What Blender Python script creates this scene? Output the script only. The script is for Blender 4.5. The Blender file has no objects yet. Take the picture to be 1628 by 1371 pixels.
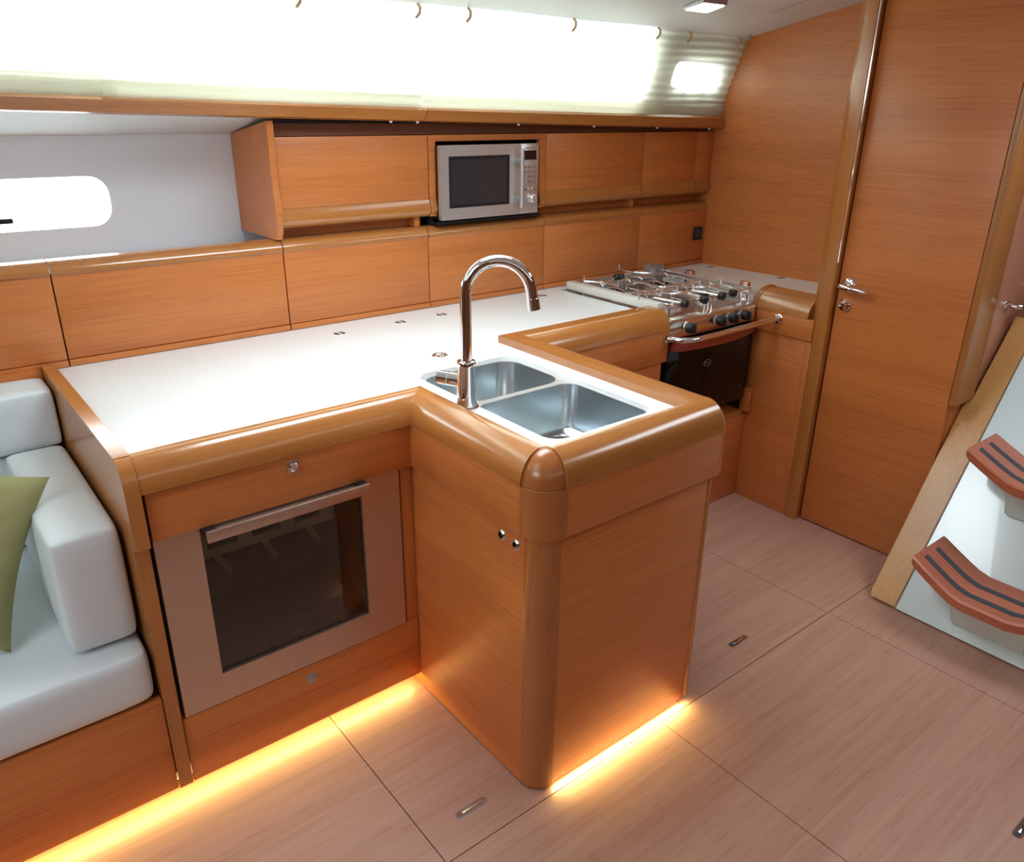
import bpy, bmesh, math, random
from mathutils import Vector, Matrix
random.seed(7)
S = bpy.context.scene
COL = S.collection
PI = math.pi

# ---------------------------------------------------------------- materials
def new_mat(name):
    m = bpy.data.materials.new(name); m.use_nodes = True
    nt = m.node_tree
    b = nt.nodes['Principled BSDF']
    return m, nt, b

def simple(name, col, rough=0.5, metal=0.0, coat=0.0, spec=0.5, bump=0.0, bump_scale=200):
    m, nt, b = new_mat(name)
    b.inputs['Base Color'].default_value = (*col, 1)
    b.inputs['Roughness'].default_value = rough
    b.inputs['Metallic'].default_value = metal
    b.inputs['Coat Weight'].default_value = coat
    b.inputs['Specular IOR Level'].default_value = spec
    tc = nt.nodes.new('ShaderNodeTexCoord')
    n = nt.nodes.new('ShaderNodeTexNoise'); n.inputs['Scale'].default_value = bump_scale
    n.inputs['Detail'].default_value = 3
    nt.links.new(tc.outputs['Object'], n.inputs['Vector'])
    mr = nt.nodes.new('ShaderNodeMapRange')
    mr.inputs['To Min'].default_value = max(0.0, rough - 0.03); mr.inputs['To Max'].default_value = min(1, rough + 0.03)
    nt.links.new(n.outputs['Fac'], mr.inputs['Value']); nt.links.new(mr.outputs['Result'], b.inputs['Roughness'])
    if bump:
        bp = nt.nodes.new('ShaderNodeBump'); bp.inputs['Strength'].default_value = bump; bp.inputs['Distance'].default_value = 0.002
        nt.links.new(n.outputs['Fac'], bp.inputs['Height']); nt.links.new(bp.outputs['Normal'], b.inputs['Normal'])
    return m

def wood(name, col, axis, rough=0.38, contrast=0.22, fine=170, coat=0.10, plank=0.0, spec=0.5):
    m, nt, b = new_mat(name)
    N, L = nt.nodes, nt.links
    tc = N.new('ShaderNodeTexCoord'); oi = N.new('ShaderNodeObjectInfo')
    mul = N.new('ShaderNodeMath'); mul.operation = 'MULTIPLY'; mul.inputs[1].default_value = 37.0
    L.new(oi.outputs['Random'], mul.inputs[0])
    def nz(along, across, detail):
        mp = N.new('ShaderNodeMapping')
        sc = [across]*3; sc['XYZ'.index(axis)] = along
        mp.inputs['Scale'].default_value = sc
        L.new(tc.outputs['Object'], mp.inputs['Vector'])
        n = N.new('ShaderNodeTexNoise'); n.noise_dimensions = '4D'
        n.inputs['Scale'].default_value = 1.0; n.inputs['Detail'].default_value = detail; n.inputs['Roughness'].default_value = 0.6
        L.new(mp.outputs['Vector'], n.inputs['Vector']); L.new(mul.outputs[0], n.inputs['W'])
        return n
    n1 = nz(3.0, fine, 4.0)
    n2 = nz(0.8, 14.0, 3.0)
    n3 = nz(9.0, fine*1.6, 2.0)
    mix = N.new('ShaderNodeMath'); mix.operation = 'MULTIPLY_ADD'; mix.inputs[1].default_value = 0.55
    L.new(n1.outputs['Fac'], mix.inputs[0])
    s2 = N.new('ShaderNodeMath'); s2.operation = 'MULTIPLY'; s2.inputs[1].default_value = 0.45
    L.new(n2.outputs['Fac'], s2.inputs[0]); L.new(s2.outputs[0], mix.inputs[2])
    rp = N.new('ShaderNodeValToRGB')
    d = contrast
    e = rp.color_ramp.elements
    e[0].position = 0.32; e[0].color = (col[0]*(1-d), col[1]*(1-1.35*d), col[2]*(1-1.6*d), 1)
    e[1].position = 0.68; e[1].color = (min(1, col[0]*(1+.55*d)), min(1, col[1]*(1+.8*d)), min(1, col[2]*(1+.9*d)), 1)
    mid = e.new(0.5); mid.color = (*col, 1)
    L.new(mix.outputs[0], rp.inputs['Fac'])
    # thin dark pores
    rp2 = N.new('ShaderNodeValToRGB'); rp2.color_ramp.elements[0].position = 0.30; rp2.color_ramp.elements[1].position = 0.42
    rp2.color_ramp.elements[0].color = (1-d*.9, 1-d*1.1, 1-d*1.3, 1); rp2.color_ramp.elements[1].color = (1, 1, 1, 1)
    L.new(n3.outputs['Fac'], rp2.inputs['Fac'])
    mx = N.new('ShaderNodeMixRGB'); mx.blend_type = 'MULTIPLY'; mx.inputs['Fac'].default_value = 1.0
    L.new(rp.outputs['Color'], mx.inputs['Color1']); L.new(rp2.outputs['Color'], mx.inputs['Color2'])
    out = mx.outputs['Color']
    if plank:
        # broad streaks of redder and paler veneer
        n4 = nz(0.9, 22.0, 2.0)
        rp3 = N.new('ShaderNodeValToRGB')
        rp3.color_ramp.elements[0].position = 0.35; rp3.color_ramp.elements[1].position = 0.65
        rp3.color_ramp.elements[0].color = (1-plank*.5, 1-plank, 1-plank*.9, 1); rp3.color_ramp.elements[1].color = (1, 1, 1, 1)
        L.new(n4.outputs['Fac'], rp3.inputs['Fac'])
        m2 = N.new('ShaderNodeMixRGB'); m2.blend_type = 'MULTIPLY'; m2.inputs['Fac'].default_value = 1.0
        L.new(out, m2.inputs['Color1']); L.new(rp3.outputs['Color'], m2.inputs['Color2']); out = m2.outputs['Color']
    L.new(out, b.inputs['Base Color'])
    b.inputs['Roughness'].default_value = rough
    b.inputs['Coat Weight'].default_value = coat; b.inputs['Coat Roughness'].default_value = 0.2
    b.inputs['Specular IOR Level'].default_value = spec
    return m

WC = (0.585, 0.188, 0.047)
RC = (0.45, 0.168, 0.040)
WX = wood('teak_veneer_x', WC, 'X'); WY = wood('teak_veneer_y', WC, 'Y'); WZ = wood('teak_veneer_z', WC, 'Z')
RX = wood('varnished_edge_x', RC, 'X', 0.17, 0.16, 60, 0.8); RY = wood('varnished_edge_y', RC, 'Y', 0.17, 0.16, 60, 0.8)
RZ = wood('varnished_edge_z', RC, 'Z', 0.25, 0.12, 60, 0.4)
TRZ = wood('door_return', (0.42, 0.165, 0.045), 'Z', 0.35, 0.1, 60, 0.3)
CORNER = wood('varnished_corner', (0.42, 0.14, 0.036), 'Z', 0.26, 0.1, 60, 0.25)
STRING = wood('stringer_wood', (0.52, 0.265, 0.085), 'Z', 0.4, 0.12, 90, 0.2)
FLOORM = wood('cabin_sole', (0.49, 0.28, 0.205), 'X', 0.36, 0.16, 95, 0.1, plank=0.16)
TREAD = wood('tread_wood', (0.44, 0.125, 0.062), 'Y', 0.38, 0.15, 80, 0.2)
PINKW = wood('companionway_wood', (0.50, 0.22, 0.14), 'Z', 0.25, 0.12, 60, 0.5)
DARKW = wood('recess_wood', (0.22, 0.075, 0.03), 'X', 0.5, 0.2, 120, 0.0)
WHITE = simple('white_laminate', (0.83, 0.85, 0.86), 0.32, coat=0.1)
HEAD = simple('white_headliner', (0.80, 0.81, 0.80), 0.55)
HULLW = simple('hull_lining', (0.86, 0.90, 0.95), 0.35)
GEL = simple('white_gelcoat', (0.62, 0.72, 0.73), 0.18, coat=0.4)
LEATHER = simple('white_leather', (0.70, 0.76, 0.79), 0.45, bump=0.15, bump_scale=350)
GREEN = simple('green_fabric', (0.30, 0.29, 0.12), 0.8, bump=0.4, bump_scale=600)
STEEL = simple('brushed_steel', (0.74, 0.72, 0.71), 0.33, metal=0.8)
FRST = simple('warm_brushed_steel', (0.58, 0.45, 0.36), 0.34, metal=0.8)
SINKM = simple('sink_steel', (0.62, 0.67, 0.70), 0.22, metal=1.0)
HOBM = simple('polished_hob_steel', (0.78, 0.73, 0.70), 0.18, metal=1.0)
WIREM = simple('polished_wire', (0.90, 0.89, 0.87), 0.19, metal=0.9)
CHROME = simple('chrome', (0.82, 0.82, 0.83), 0.06, metal=1.0)
BLACK = simple('black_plastic', (0.012, 0.012, 0.014), 0.35)
RUBBER = simple('grip_rubber', (0.045, 0.05, 0.065), 0.75)
DGLASS = simple('dark_glass', (0.008, 0.004, 0.004), 0.06, spec=0.25)
MWGLASS = simple('oven_window', (0.035, 0.033, 0.038), 0.08, coat=0.4)
ENAMEL = simple('pale_enamel', (0.72, 0.71, 0.66), 0.33)
LINER = simple('fridge_liner', (0.05, 0.035, 0.03), 0.5)
RACKM = simple('rack_wood', (0.75, 0.70, 0.36), 0.6)
DISPLAY = simple('display', (0.02, 0.012, 0.01), 0.15)
REDH = simple('red_brown_handle', (0.28, 0.035, 0.015), 0.33, coat=0.3)
GREYP = simple('grey_metal', (0.40, 0.39, 0.40), 0.35, metal=0.7)
LATCHM = simple('latch_grey', (0.13, 0.13, 0.13), 0.33, metal=0.5)
BRASS = simple('satin_latch', (0.62, 0.50, 0.42), 0.21, metal=0.9)
GASKET = simple('dark_seam', (0.02, 0.010, 0.006), 0.7)
HOOKM = simple('curtain_hook', (0.55, 0.36, 0.20), 0.5)

def emit(name, col, s):
    m, nt, b = new_mat(name)
    b.inputs['Base Color'].default_value = (0.9, 0.85, 0.7, 1)
    b.inputs['Emission Color'].default_value = (*col, 1); b.inputs['Emission Strength'].default_value = s
    return m
LEDM = emit('amber_led', (1.0, 0.72, 0.22), 7)
LAMPM = emit('lamp_diffuser', (1.0, 0.97, 0.92), 5)

def curtain_mat():
    m, nt, b = new_mat('cream_curtain')
    N, L = nt.nodes, nt.links
    tc = N.new('ShaderNodeTexCoord')
    w = N.new('ShaderNodeTexNoise'); w.inputs['Scale'].default_value = 1.0
    mp = N.new('ShaderNodeMapping'); mp.inputs['Scale'].default_value = (6, 300, 300)
    L.new(tc.outputs['Object'], mp.inputs['Vector']); L.new(mp.outputs['Vector'], w.inputs['Vector'])
    rp = N.new('ShaderNodeValToRGB')
    rp.color_ramp.elements[0].color = (0.76, 0.76, 0.63, 1); rp.color_ramp.elements[1].color = (0.88, 0.88, 0.78, 1)
    L.new(w.outputs['Fac'], rp.inputs['Fac'])
    d = N.new('ShaderNodeBsdfDiffuse'); t = N.new('ShaderNodeBsdfTranslucent'); tr = N.new('ShaderNodeBsdfTransparent')
    L.new(rp.outputs['Color'], d.inputs['Color']); L.new(rp.outputs['Color'], t.inputs['Color'])
    x = N.new('ShaderNodeMixShader'); x.inputs[0].default_value = 0.5
    L.new(d.outputs[0], x.inputs[1]); L.new(t.outputs[0], x.inputs[2])
    y = N.new('ShaderNodeMixShader'); y.inputs[0].default_value = 0.13
    L.new(x.outputs[0], y.inputs[1]); L.new(tr.outputs[0], y.inputs[2])
    L.new(y.outputs[0], N['Material Output'].inputs['Surface'])
    return m
CURT = curtain_mat()
def pane_mat():
    m, nt, b = new_mat('window_pane')
    N, L = nt.nodes, nt.links
    tr = N.new('ShaderNodeBsdfTransparent'); g = N.new('ShaderNodeBsdfGlossy'); g.inputs['Roughness'].default_value = 0.02
    tr.inputs['Color'].default_value = (0.96, 0.99, 0.98, 1)
    x = N.new('ShaderNodeMixShader'); x.inputs[0].default_value = 0.05
    L.new(tr.outputs[0], x.inputs[1]); L.new(g.outputs[0], x.inputs[2])
    L.new(x.outputs[0], N['Material Output'].inputs['Surface'])
    return m
PANE = pane_mat()
def smoked():
    m, nt, b = new_mat('smoked_glass')
    N, L = nt.nodes, nt.links
    tr = N.new('ShaderNodeBsdfTransparent'); tr.inputs['Color'].default_value = (0.72, 0.69, 0.66, 1)
    g = N.new('ShaderNodeBsdfGlossy'); g.inputs['Roughness'].default_value = 0.03
    f = N.new('ShaderNodeFresnel'); f.inputs['IOR'].default_value = 1.5
    x = N.new('ShaderNodeMixShader'); L.new(f.outputs[0], x.inputs[0])
    L.new(tr.outputs[0], x.inputs[1]); L.new(g.outputs[0], x.inputs[2])
    L.new(x.outputs[0], N['Material Output'].inputs['Surface'])
    return m
FGLASS = smoked()

# ---------------------------------------------------------------- mesh helpers
def box(bm, x0, x1, y0, y1, z0, z1, bev=0.0, seg=2):
    vs = [bm.verts.new((x, y, z)) for x in (x0, x1) for y in (y0, y1) for z in (z0, z1)]
    q = [(0,1,3,2),(4,6,7,5),(0,4,5,1),(2,3,7,6),(0,2,6,4),(1,5,7,3)]
    fs = [bm.faces.new([vs[i] for i in f]) for f in q]
    if bev:
        es = list({e for f in fs for e in f.edges})
        bmesh.ops.bevel(bm, geom=es, offset=bev, segments=seg, affect='EDGES', profile=0.5)
    return bm

def prism(bm, pts, axis, a, b, caps=True):
    """closed 2D outline extruded along an axis: X->(y,z)  Y->(x,z)  Z->(x,y)"""
    def P(p, t):
        return {'X': (t, p[0], p[1]), 'Y': (p[0], t, p[1]), 'Z': (p[0], p[1], t)}[axis]
    A = [bm.verts.new(P(p, a)) for p in pts]; B = [bm.verts.new(P(p, b)) for p in pts]
    n = len(pts)
    for i in range(n):
        bm.faces.new((A[i], A[(i+1) % n], B[(i+1) % n], B[i]))
    if caps:
        bm.faces.new(A); bm.faces.new(B)
    return bm

def tube(bm, path, r, seg=12, closed=False, caps=True):
    path = [Vector(p) for p in path]; n = len(path)
    rs = r if isinstance(r, (list, tuple)) else [r]*n
    rings = []; up = None
    for i, p in enumerate(path):
        if closed: t = path[(i+1) % n] - path[i-1]
        else: t = path[min(i+1, n-1)] - path[max(i-1, 0)]
        t.normalize()
        if up is None:
            up = Vector((0, 0, 1)) if abs(t.z) < 0.9 else Vector((1, 0, 0))
        u = (up - t*up.dot(t)).normalized(); up = u
        v = t.cross(u)
        rings.append([bm.verts.new(p + rs[i]*(math.cos(2*PI*k/seg)*u + math.sin(2*PI*k/seg)*v)) for k in range(seg)])
    m = n if closed else n-1
    for i in range(m):
        A, B = rings[i], rings[(i+1) % n]
        for k in range(seg):
            bm.faces.new((A[k], A[(k+1) % seg], B[(k+1) % seg], B[k]))
    if caps and not closed:
        bm.faces.new(rings[0]); bm.faces.new(rings[-1])
    return bm

def lathe(bm, prof, origin, axis=(0, 0, 1), seg=24):
    """profile [(r, h)...] turned about an axis"""
    ax = Vector(axis).normalized(); o = Vector(origin)
    u = ax.orthogonal().normalized(); v = ax.cross(u)
    rings = []
    for r, h in prof:
        if r < 1e-6: rings.append([bm.verts.new(o + ax*h)])
        else: rings.append([bm.verts.new(o + ax*h + r*(math.cos(2*PI*k/seg)*u + math.sin(2*PI*k/seg)*v)) for k in range(seg)])
    for A, B in zip(rings, rings[1:]):
        for k in range(seg):
            a0, a1 = A[k % len(A)], A[(k+1) % len(A)]; b0, b1 = B[k % len(B)], B[(k+1) % len(B)]
            f = []
            for w in (a0, a1, b1, b0):
                if w not in f: f.append(w)
            if len(f) > 2: bm.faces.new(f)
    if len(rings[0]) > 1: bm.faces.new(rings[0])
    if len(rings[-1]) > 1: bm.faces.new(rings[-1])
    return bm

def rrect(x0, x1, y0, y1, r, n=6):
    pts = []
    for cx, cy, a in ((x1-r, y1-r, 0), (x0+r, y1-r, 90), (x0+r, y0+r, 180), (x1-r, y0+r, 270)):
        for k in range(n+1):
            t = math.radians(a + 90*k/n); pts.append((cx + r*math.cos(t), cy + r*math.sin(t)))
    return pts

def plate_with_holes(bm, outer, holes, axis, a, b):
    """flat plate with through holes, thickness a..b along an axis"""
    def P(p, t): return {'X': (t, p[0], p[1]), 'Y': (p[0], t, p[1]), 'Z': (p[0], p[1], t)}[axis]
    allA = []
    for t in (a, b):
        es = []; loops = []
        for loop in [outer] + holes:
            vs = [bm.verts.new(P(p, t)) for p in loop]
            loops.append(vs)
            es += [bm.edges.new((vs[i], vs[(i+1) % len(vs)])) for i in range(len(vs))]
        bmesh.ops.triangle_fill(bm, use_beauty=True, use_dissolve=False, edges=es)
        allA.append(loops)
    for LA, LB in zip(*allA):
        n = len(LA)
        for i in range(n):
            bm.faces.new((LA[i], LA[(i+1) % n], LB[(i+1) % n], LB[i]))
    return bm

def BM(): return bmesh.new()

def obj(name, bm, mat, parent=None, smooth=True, origin=None):
    bmesh.ops.recalc_face_normals(bm, faces=bm.faces)
    if origin is None:
        if parent is not None: origin = wloc(parent)
        else:
            xs = [v.co for v in bm.verts]
            origin = Vector(((min(v.x for v in xs)+max(v.x for v in xs))/2, (min(v.y for v in xs)+max(v.y for v in xs))/2, min(v.z for v in xs)))
    origin = Vector(origin)
    bmesh.ops.translate(bm, vec=-origin, verts=bm.verts)
    me = bpy.data.meshes.new(name); bm.to_mesh(me); bm.free()
    me.materials.append(mat)
    if smooth:
        for p in me.polygons: p.use_smooth = True
        try: me.set_sharp_from_angle(angle=math.radians(35))
        except Exception: pass
    o = bpy.data.objects.new(name, me); COL.objects.link(o)
    if parent is not None:
        o.parent = parent; o.location = origin - wloc(parent)
    else: o.location = origin
    return o

def wloc(o):
    l = Vector(o.location)
    while o.parent: o = o.parent; l += Vector(o.location)
    return l

def tag(o, label=None, cat=None, group=None, kind=None):
    if label: o['label'] = label
    if cat: o['category'] = cat
    if group: o['group'] = group
    if kind: o['kind'] = kind
    return o

def thing(name, loc, label, cat, group=None):
    o = bpy.data.objects.new(name, None); COL.objects.link(o); o.location = loc; o.empty_display_size = 0.05
    return tag(o, label, cat, group)

def struct(name, bm, mat, parent=None, smooth=True, label=None):
    o = obj(name, bm, mat, parent, smooth)
    if parent is None: tag(o, label, None, None, 'structure')
    elif label: o['label'] = label
    return o

def bull(w, zlo, ztop, f=0.12, inner=None, n=12):
    """rim profile: d=0 inner edge, d=w outer face; quarter-round over the outside"""
    pts = [(0, zlo), (0, ztop)]
    c = f*w; rx = w-c; rz = ztop-zlo
    for k in range(n+1):
        t = PI/2*k/n
        pts.append((c + rx*math.sin(t), zlo + rz*math.cos(t)))
    return pts

# ---------------------------------------------------------------- the setting
ZC, ZR, ZB = 0.878, 0.900, 0.826      # worktop, rim top, rim underside
# floor: liftable sole panels meeting with narrow dark joints
bm = BM(); g = 0.0013
def fp(x0, x1, y0, y1): box(bm, x0+g, x1-g, y0+g, y1-g, -0.02, 0.0)
fp(-3.0, -0.27, -0.02, 1.6); fp(-0.27, 0.535, -0.02, 1.6); fp(0.535, 1.262, -0.02, 1.6); fp(1.262, 2.6, -0.02, 1.6)
fp(-3.0, 0.437, -2.3, -0.02); fp(0.437, 1.264, -2.3, -0.02); fp(1.264, 2.6, -2.3, -0.02)
floor = struct('floor', bm, FLOORM, smooth=False)
bm = BM(); box(bm, -3.0, 2.6, -2.3, 1.7, -0.06, -0.021); struct('subfloor', bm, GASKET, floor, smooth=False)

# galley bulkhead (slightly raked), behind the stove
bm = BM()
prism(bm, [(2.113, 1.36), (2.113, 1.31), (2.175, 0.45), (2.26, 0.45), (2.26, 1.36)], 'Z', 0.0, 2.2); box(bm, 2.113, 2.26, 1.361, 1.66, 0.0, 1.50)
struct('wall_right', bm, WY, smooth=False)
# partition that carries the door jamb
bm = BM(); box(bm, 1.782, 2.2, 0.432, 0.497, 0.0, 2.15); struct('wall_partition', bm, WX, smooth=False)
# hull side
holes = [rrect(-1.15, -0.362, 1.211, 1.355, 0.055, 8)]
bm = BM(); plate_with_holes(bm, [(-3.0, -0.02), (2.3, -0.02), (2.3, 1.62), (-3.0, 1.62)], holes, 'Y', 1.61, 1.64)
struct('wall_back', bm, HULLW, smooth=False)
w1 = bpy.data.objects.new('window_1', None); COL.objects.link(w1); w1.location = (-0.75, 1.63, 1.211); w1['kind'] = 'structure'
bm = BM(); prism(bm, rrect(-1.15, -0.362, 1.211, 1.355, 0.055, 8), 'Y', 1.628, 1.632); obj('pane', bm, PANE, w1)
bm = BM(); box(bm, -0.665, -0.628, 1.595, 1.612, 1.235, 1.25, 0.003); obj('latch', bm, BLACK, w1)

# cabin side with long window and small port, leaning inboard behind the curtains
def cs(z, off=0.0):                # y of the leaning cabin side at a height
    return 1.29 - (z-1.545)*0.345 + off
LONGW = [(1.585, 1.605), (1.60, 1.62), (1.60, 1.82), (1.585, 1.835), (-2.785, 1.835), (-2.8, 1.82), (-2.8, 1.71), (-2.785, 1.694), (0.55, 1.625)]
def lean(bm, off, base):
    for v in bm.verts: v.co.y = v.co.y + cs(v.co.z, off)
bm = BM()
plate_with_holes(bm, [(-3.0, 1.592), (0.55, 1.525), (2.2, 1.490), (2.2, 1.95), (-3.0, 1.95)],
    [LONGW, rrect(1.770, 2.035, 1.640, 1.738, 0.03, 4)], 'Y', 0.0, 0.03)
lean(bm, 0.042, 0); struct('wall_cabin_side', bm, HEAD, smooth=False)
bm = BM(); prism(bm, LONGW, 'Y', 0.012, 0.016); lean(bm, 0.042, 0); struct('window_2', bm, PANE)
bm = BM(); prism(bm, rrect(1.770, 2.035, 1.640, 1.738, 0.03, 4), 'Y', 0.012, 0.016); lean(bm, 0.042, 0)
w3 = struct('window_3', bm, PANE)
for xx in (1.835, 1.955):
    bm = BM(); box(bm, xx-0.016, xx+0.016, -0.014, 0.004, 1.622, 1.634, 0.003); box(bm, xx+0.002, xx+0.012, -0.016, 0.0, 1.632, 1.662, 0.003)
    lean(bm, 0.040, 0); obj('latch', bm, BLACK, w3)

# headliner sloping up to the middle, deck underside outboard of the rail
bm = BM()
prism(bm, [(1.30, 1.814), (0.35, 2.010), (-2.3, 2.010), (-2.3, 2.06), (0.35, 2.06), (1.30, 1.87)], 'X', -3.0, 2.6)
ceiling = struct('ceiling', bm, HEAD, smooth=False)
bm = BM(); prism(bm, [(0.92, 1.8915), (0.35, 2.0085), (0.35, 2.007), (0.92, 1.890)], 'X', 1.876, 1.879)
obj('panel_joint', bm, GREYP, ceiling, smooth=False)
bm = BM(); G0, G1 = [], []
for k in range(25):
    x = -3.0 + 5.15*k/24
    zf = 1.527 + (0.55-x)*0.0206 if x < 0.55 else 1.527 - (x-0.55)*0.0262
    zb_ = 1.464 + (0.55-x)*0.0017
    G0.append([bm.verts.new((x, 1.29 + 0.33*q/8, zf + (zb_-zf)*q/8)) for q in range(9)])
    G1.append([bm.verts.new((x, 1.29 + 0.33*q/8, zf + (zb_-zf)*q/8 + 0.016)) for q in range(9)])
for G in (G0, G1):
    for A, B in zip(G, G[1:]):
        for q in range(8): bm.faces.new((A[q], B[q], B[q+1], A[q+1]))
for A, B, C_, D_ in zip(G0, G0[1:], G1, G1[1:]):
    bm.faces.new((A[0], B[0], D_[0], C_[0])); bm.faces.new((A[8], B[8], D_[8], C_[8]))
struct('ceiling_side_deck', bm, HEAD, smooth=False)

# wooden rail under the curtains: two lengths, scarfed at x=0.55
def rail(x0, x1, t0, t1, b0, b1, skew0=0, skew1=0):
    bm = BM()
    prof = [(1.262, 0.12), (1.262, 0.82), (1.27, 1.0), (1.335, 1.0), (1.335, 0.0), (1.274, 0.0)]
    V = []
    for x, t, b, sk in ((x0, t0, b0, skew0), (x1, t1, b1, skew1)):
        V.append([bm.verts.new((x + sk*q, y, b + (t-b)*q)) for y, q in prof])
    n = len(prof)
    for i in range(n): bm.faces.new((V[0][i], V[0][(i+1) % n], V[1][(i+1) % n], V[1][i]))
    bm.faces.new(V[0]); bm.faces.new(V[1]); return bm
struct('trim_1', rail(-3.0, 0.545, 1.622, 1.551, 1.582, 1.508, 0, 0.02), RX)
struct('trim_2', rail(0.548, 2.11, 1.551, 1.529, 1.508, 1.476, 0.02, 0), RX)

# door jamb post, chamfered on the galley side
bm = BM(); prism(bm, [(1.742, 0.424), (1.742, 0.464), (1.746, 0.470), (1.778, 0.502), (1.80, 0.502), (1.80, 0.420), (1.746, 0.420)], 'Z', 0.0, 2.1)
jamb = struct('trim_3', bm, RZ)
bm = BM(); box(bm, 1.7445, 1.752, 0.4165, 0.4205, 1.05, 2.0); obj('edge_strip', bm, CHROME, jamb)

# door with lever handle and lock
bm = BM(); box(bm, 1.772, 1.80, -0.0445, 0.414, 0.006, 2.08, 0.002)
door = struct('door_1', bm, WY)
bm = BM(); lathe(bm, [(0.026, 0), (0.026, 0.006), (0.022, 0.010), (0.011, 0.012), (0.010, 0.05)], (1.772, 0.376, 0.972), (-1, 0, 0), 24)
dh = obj('handle_rose', bm, CHROME, door)
bm = BM(); tube(bm, [(1.727, 0.388, 0.972), (1.722, 0.376, 0.972), (1.720, 0.34, 0.970), (1.722, 0.30, 0.967), (1.728, 0.283, 0.966)], [0.009, 0.011, 0.0095, 0.0085, 0.006], 14)
obj('door_handle', bm, CHROME, door)
bm = BM(); lathe(bm, [(0.023, 0), (0.023, 0.008), (0.019, 0.012), (0.012, 0.013), (0.011, 0.02), (0.0, 0.021)], (1.772, 0.377, 0.899), (-1, 0, 0), 24)
lk = obj('lock', bm, CHROME, door)
bm = BM(); box(bm, 1.748, 1.752, 0.3755, 0.3785, 0.893, 0.905); obj('keyhole', bm, BLACK, lk)
# door edge trim on the ladder side, ends above the ladder's stringer
bm = BM(); box(bm, 1.7715, 1.908, -0.070, -0.046, 0.634, 2.1, 0.003); struct('trim_4', bm, TRZ)
bm = BM(); box(bm, 1.801, 1.906, -0.0445, 0.431, 0.0, 2.1); struct('wall_door_backing', bm, WX, smooth=False)
bm = BM(); box(bm, 1.909, 2.449, -0.0572, 0.2, 0.0, 2.1, 0.004); struct('wall_companionway', bm, PINKW)
bm = BM(); box(bm, 2.45, 2.5, -2.3, 0.5, 0, 2.1); struct('wall_right_aft', bm, DARKW, smooth=False)
# far side and forward end of the saloon, behind the camera
bm = BM(); box(bm, -3.0, 2.6, -2.33, -2.30, 0, 2.1)
struct('wall_front', bm, DARKW, smooth=False)
bm = BM(); box(bm, -3.03, -3.0, -2.3, 1.64, 0, 2.1); struct('wall_left', bm, DARKW, smooth=False)

# ---------------------------------------------------------------- curtains
def railz(x): return 1.5525 - (0.022 if x < 0.55 else 0.0142)*(x-0.55)
def curtain(x0, x1, zt, zb, off, label, seedv, hooks, hem=True, amp=0.0025):
    zm = (zb+zt)/2
    t = thing('curtain', ((x0+x1)/2, cs(zb), zb), label, 'curtain', 'curtains along the cabin side')
    bm = BM(); nx, nz = 60, 70
    rnd = random.Random(seedv); ph = [rnd.uniform(0, 6) for _ in range(6)]
    G = []
    for i in range(nx+1):
        u = i/nx; row = []
        for j in range(nz+1):
            s = j/nz; x = x0 + (x1-x0)*u
            zl = railz(x); z = zl + (zt-zl)*s
            edge = max(0, 1-abs(u-1)*(x1-x0)/0.03) - max(0, 1-u*(x1-x0)/0.03)
            x += edge*0.0045*math.sin(s*2*PI*11 + ph[0])
            y = cs(z, off) + amp*math.sin(s*2*PI*11 + ph[0] + 0.8*math.sin(u*5+ph[1])) + 0.003*math.sin(u*9+ph[2])
            if hem:
                h = z - zl
                if h < 0.034: y -= 0.006
                elif h < 0.072: y -= 0.003
            row.append(bm.verts.new((x, y, z)))
        G.append(row)
    for i in range(nx):
        for j in range(nz):
            bm.faces.new((G[i][j], G[i+1][j], G[i+1][j+1], G[i][j+1]))
    obj('cloth', bm, CURT, t)
    if hem:
        bm = BM(); rows = []
        for i in range(nx+1):
            x = x0 + (x1-x0)*i/nx; zl = railz(x); row = []
            for h, dy in ((0.0005, -0.012), (0.012, -0.0135), (0.026, -0.0135), (0.034, -0.012), (0.0365, -0.0085), (0.0368, -0.0062)):
                row.append(bm.verts.new((x, cs(zl+h, off)+dy+0.003*math.sin(i/nx*9+ph[2]), zl+h)))
            rows.append(row)
        for A, B in zip(rows, rows[1:]):
            for k in range(5): bm.faces.new((A[k], B[k], B[k+1], A[k+1]))
        obj('hem', bm, CURT, t)
    for hx in hooks:
        bm = BM(); y0 = cs(zt-0.01, off)-0.012
        tube(bm, [(hx+0.004, y0+0.004, zt+0.004), (hx+0.005, y0-0.008, zt-0.006), (hx+0.002, y0-0.010, zt-0.022), (hx-0.008, y0-0.004, zt-0.036)], 0.0042, 8)
        obj('hook', bm, HOOKM, t)
    return t
curtain(-2.9, -0.385, 1.835, 1.571, 0.012, 'cream curtain at far left, its hem ending short of the next panel', 1, (-1.6, -0.9))
curtain(-0.41, 0.545, 1.835, 1.552, -0.004, 'sunlit cream curtain hanging above the white worktop and left hull port', 2, (0.10, 0.48))
curtain(0.547, 1.585, 1.835, 1.536, -0.012, 'glowing cream curtain hanging above the microwave', 3, (0.66, 1.105, 1.535))
curtain(1.55, 2.128, 1.835, 1.529, 0.006, 'rippled cream curtain at the bulkhead with a small square window glowing through', 4, (1.735, 2.05), amp=0.0032)
# cord end under the headliner next to the bulkhead
bm = BM(); lathe(bm, [(0.009, 0), (0.009, 0.01), (0.005, 0.016)], (2.085, 1.162, 1.842), (0, -0.3, -1), 14)
tag(obj('track_stop', bm, GREYP), 'small grey stop on the headliner at the bulkhead end of the curtains', 'fitting')
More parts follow.
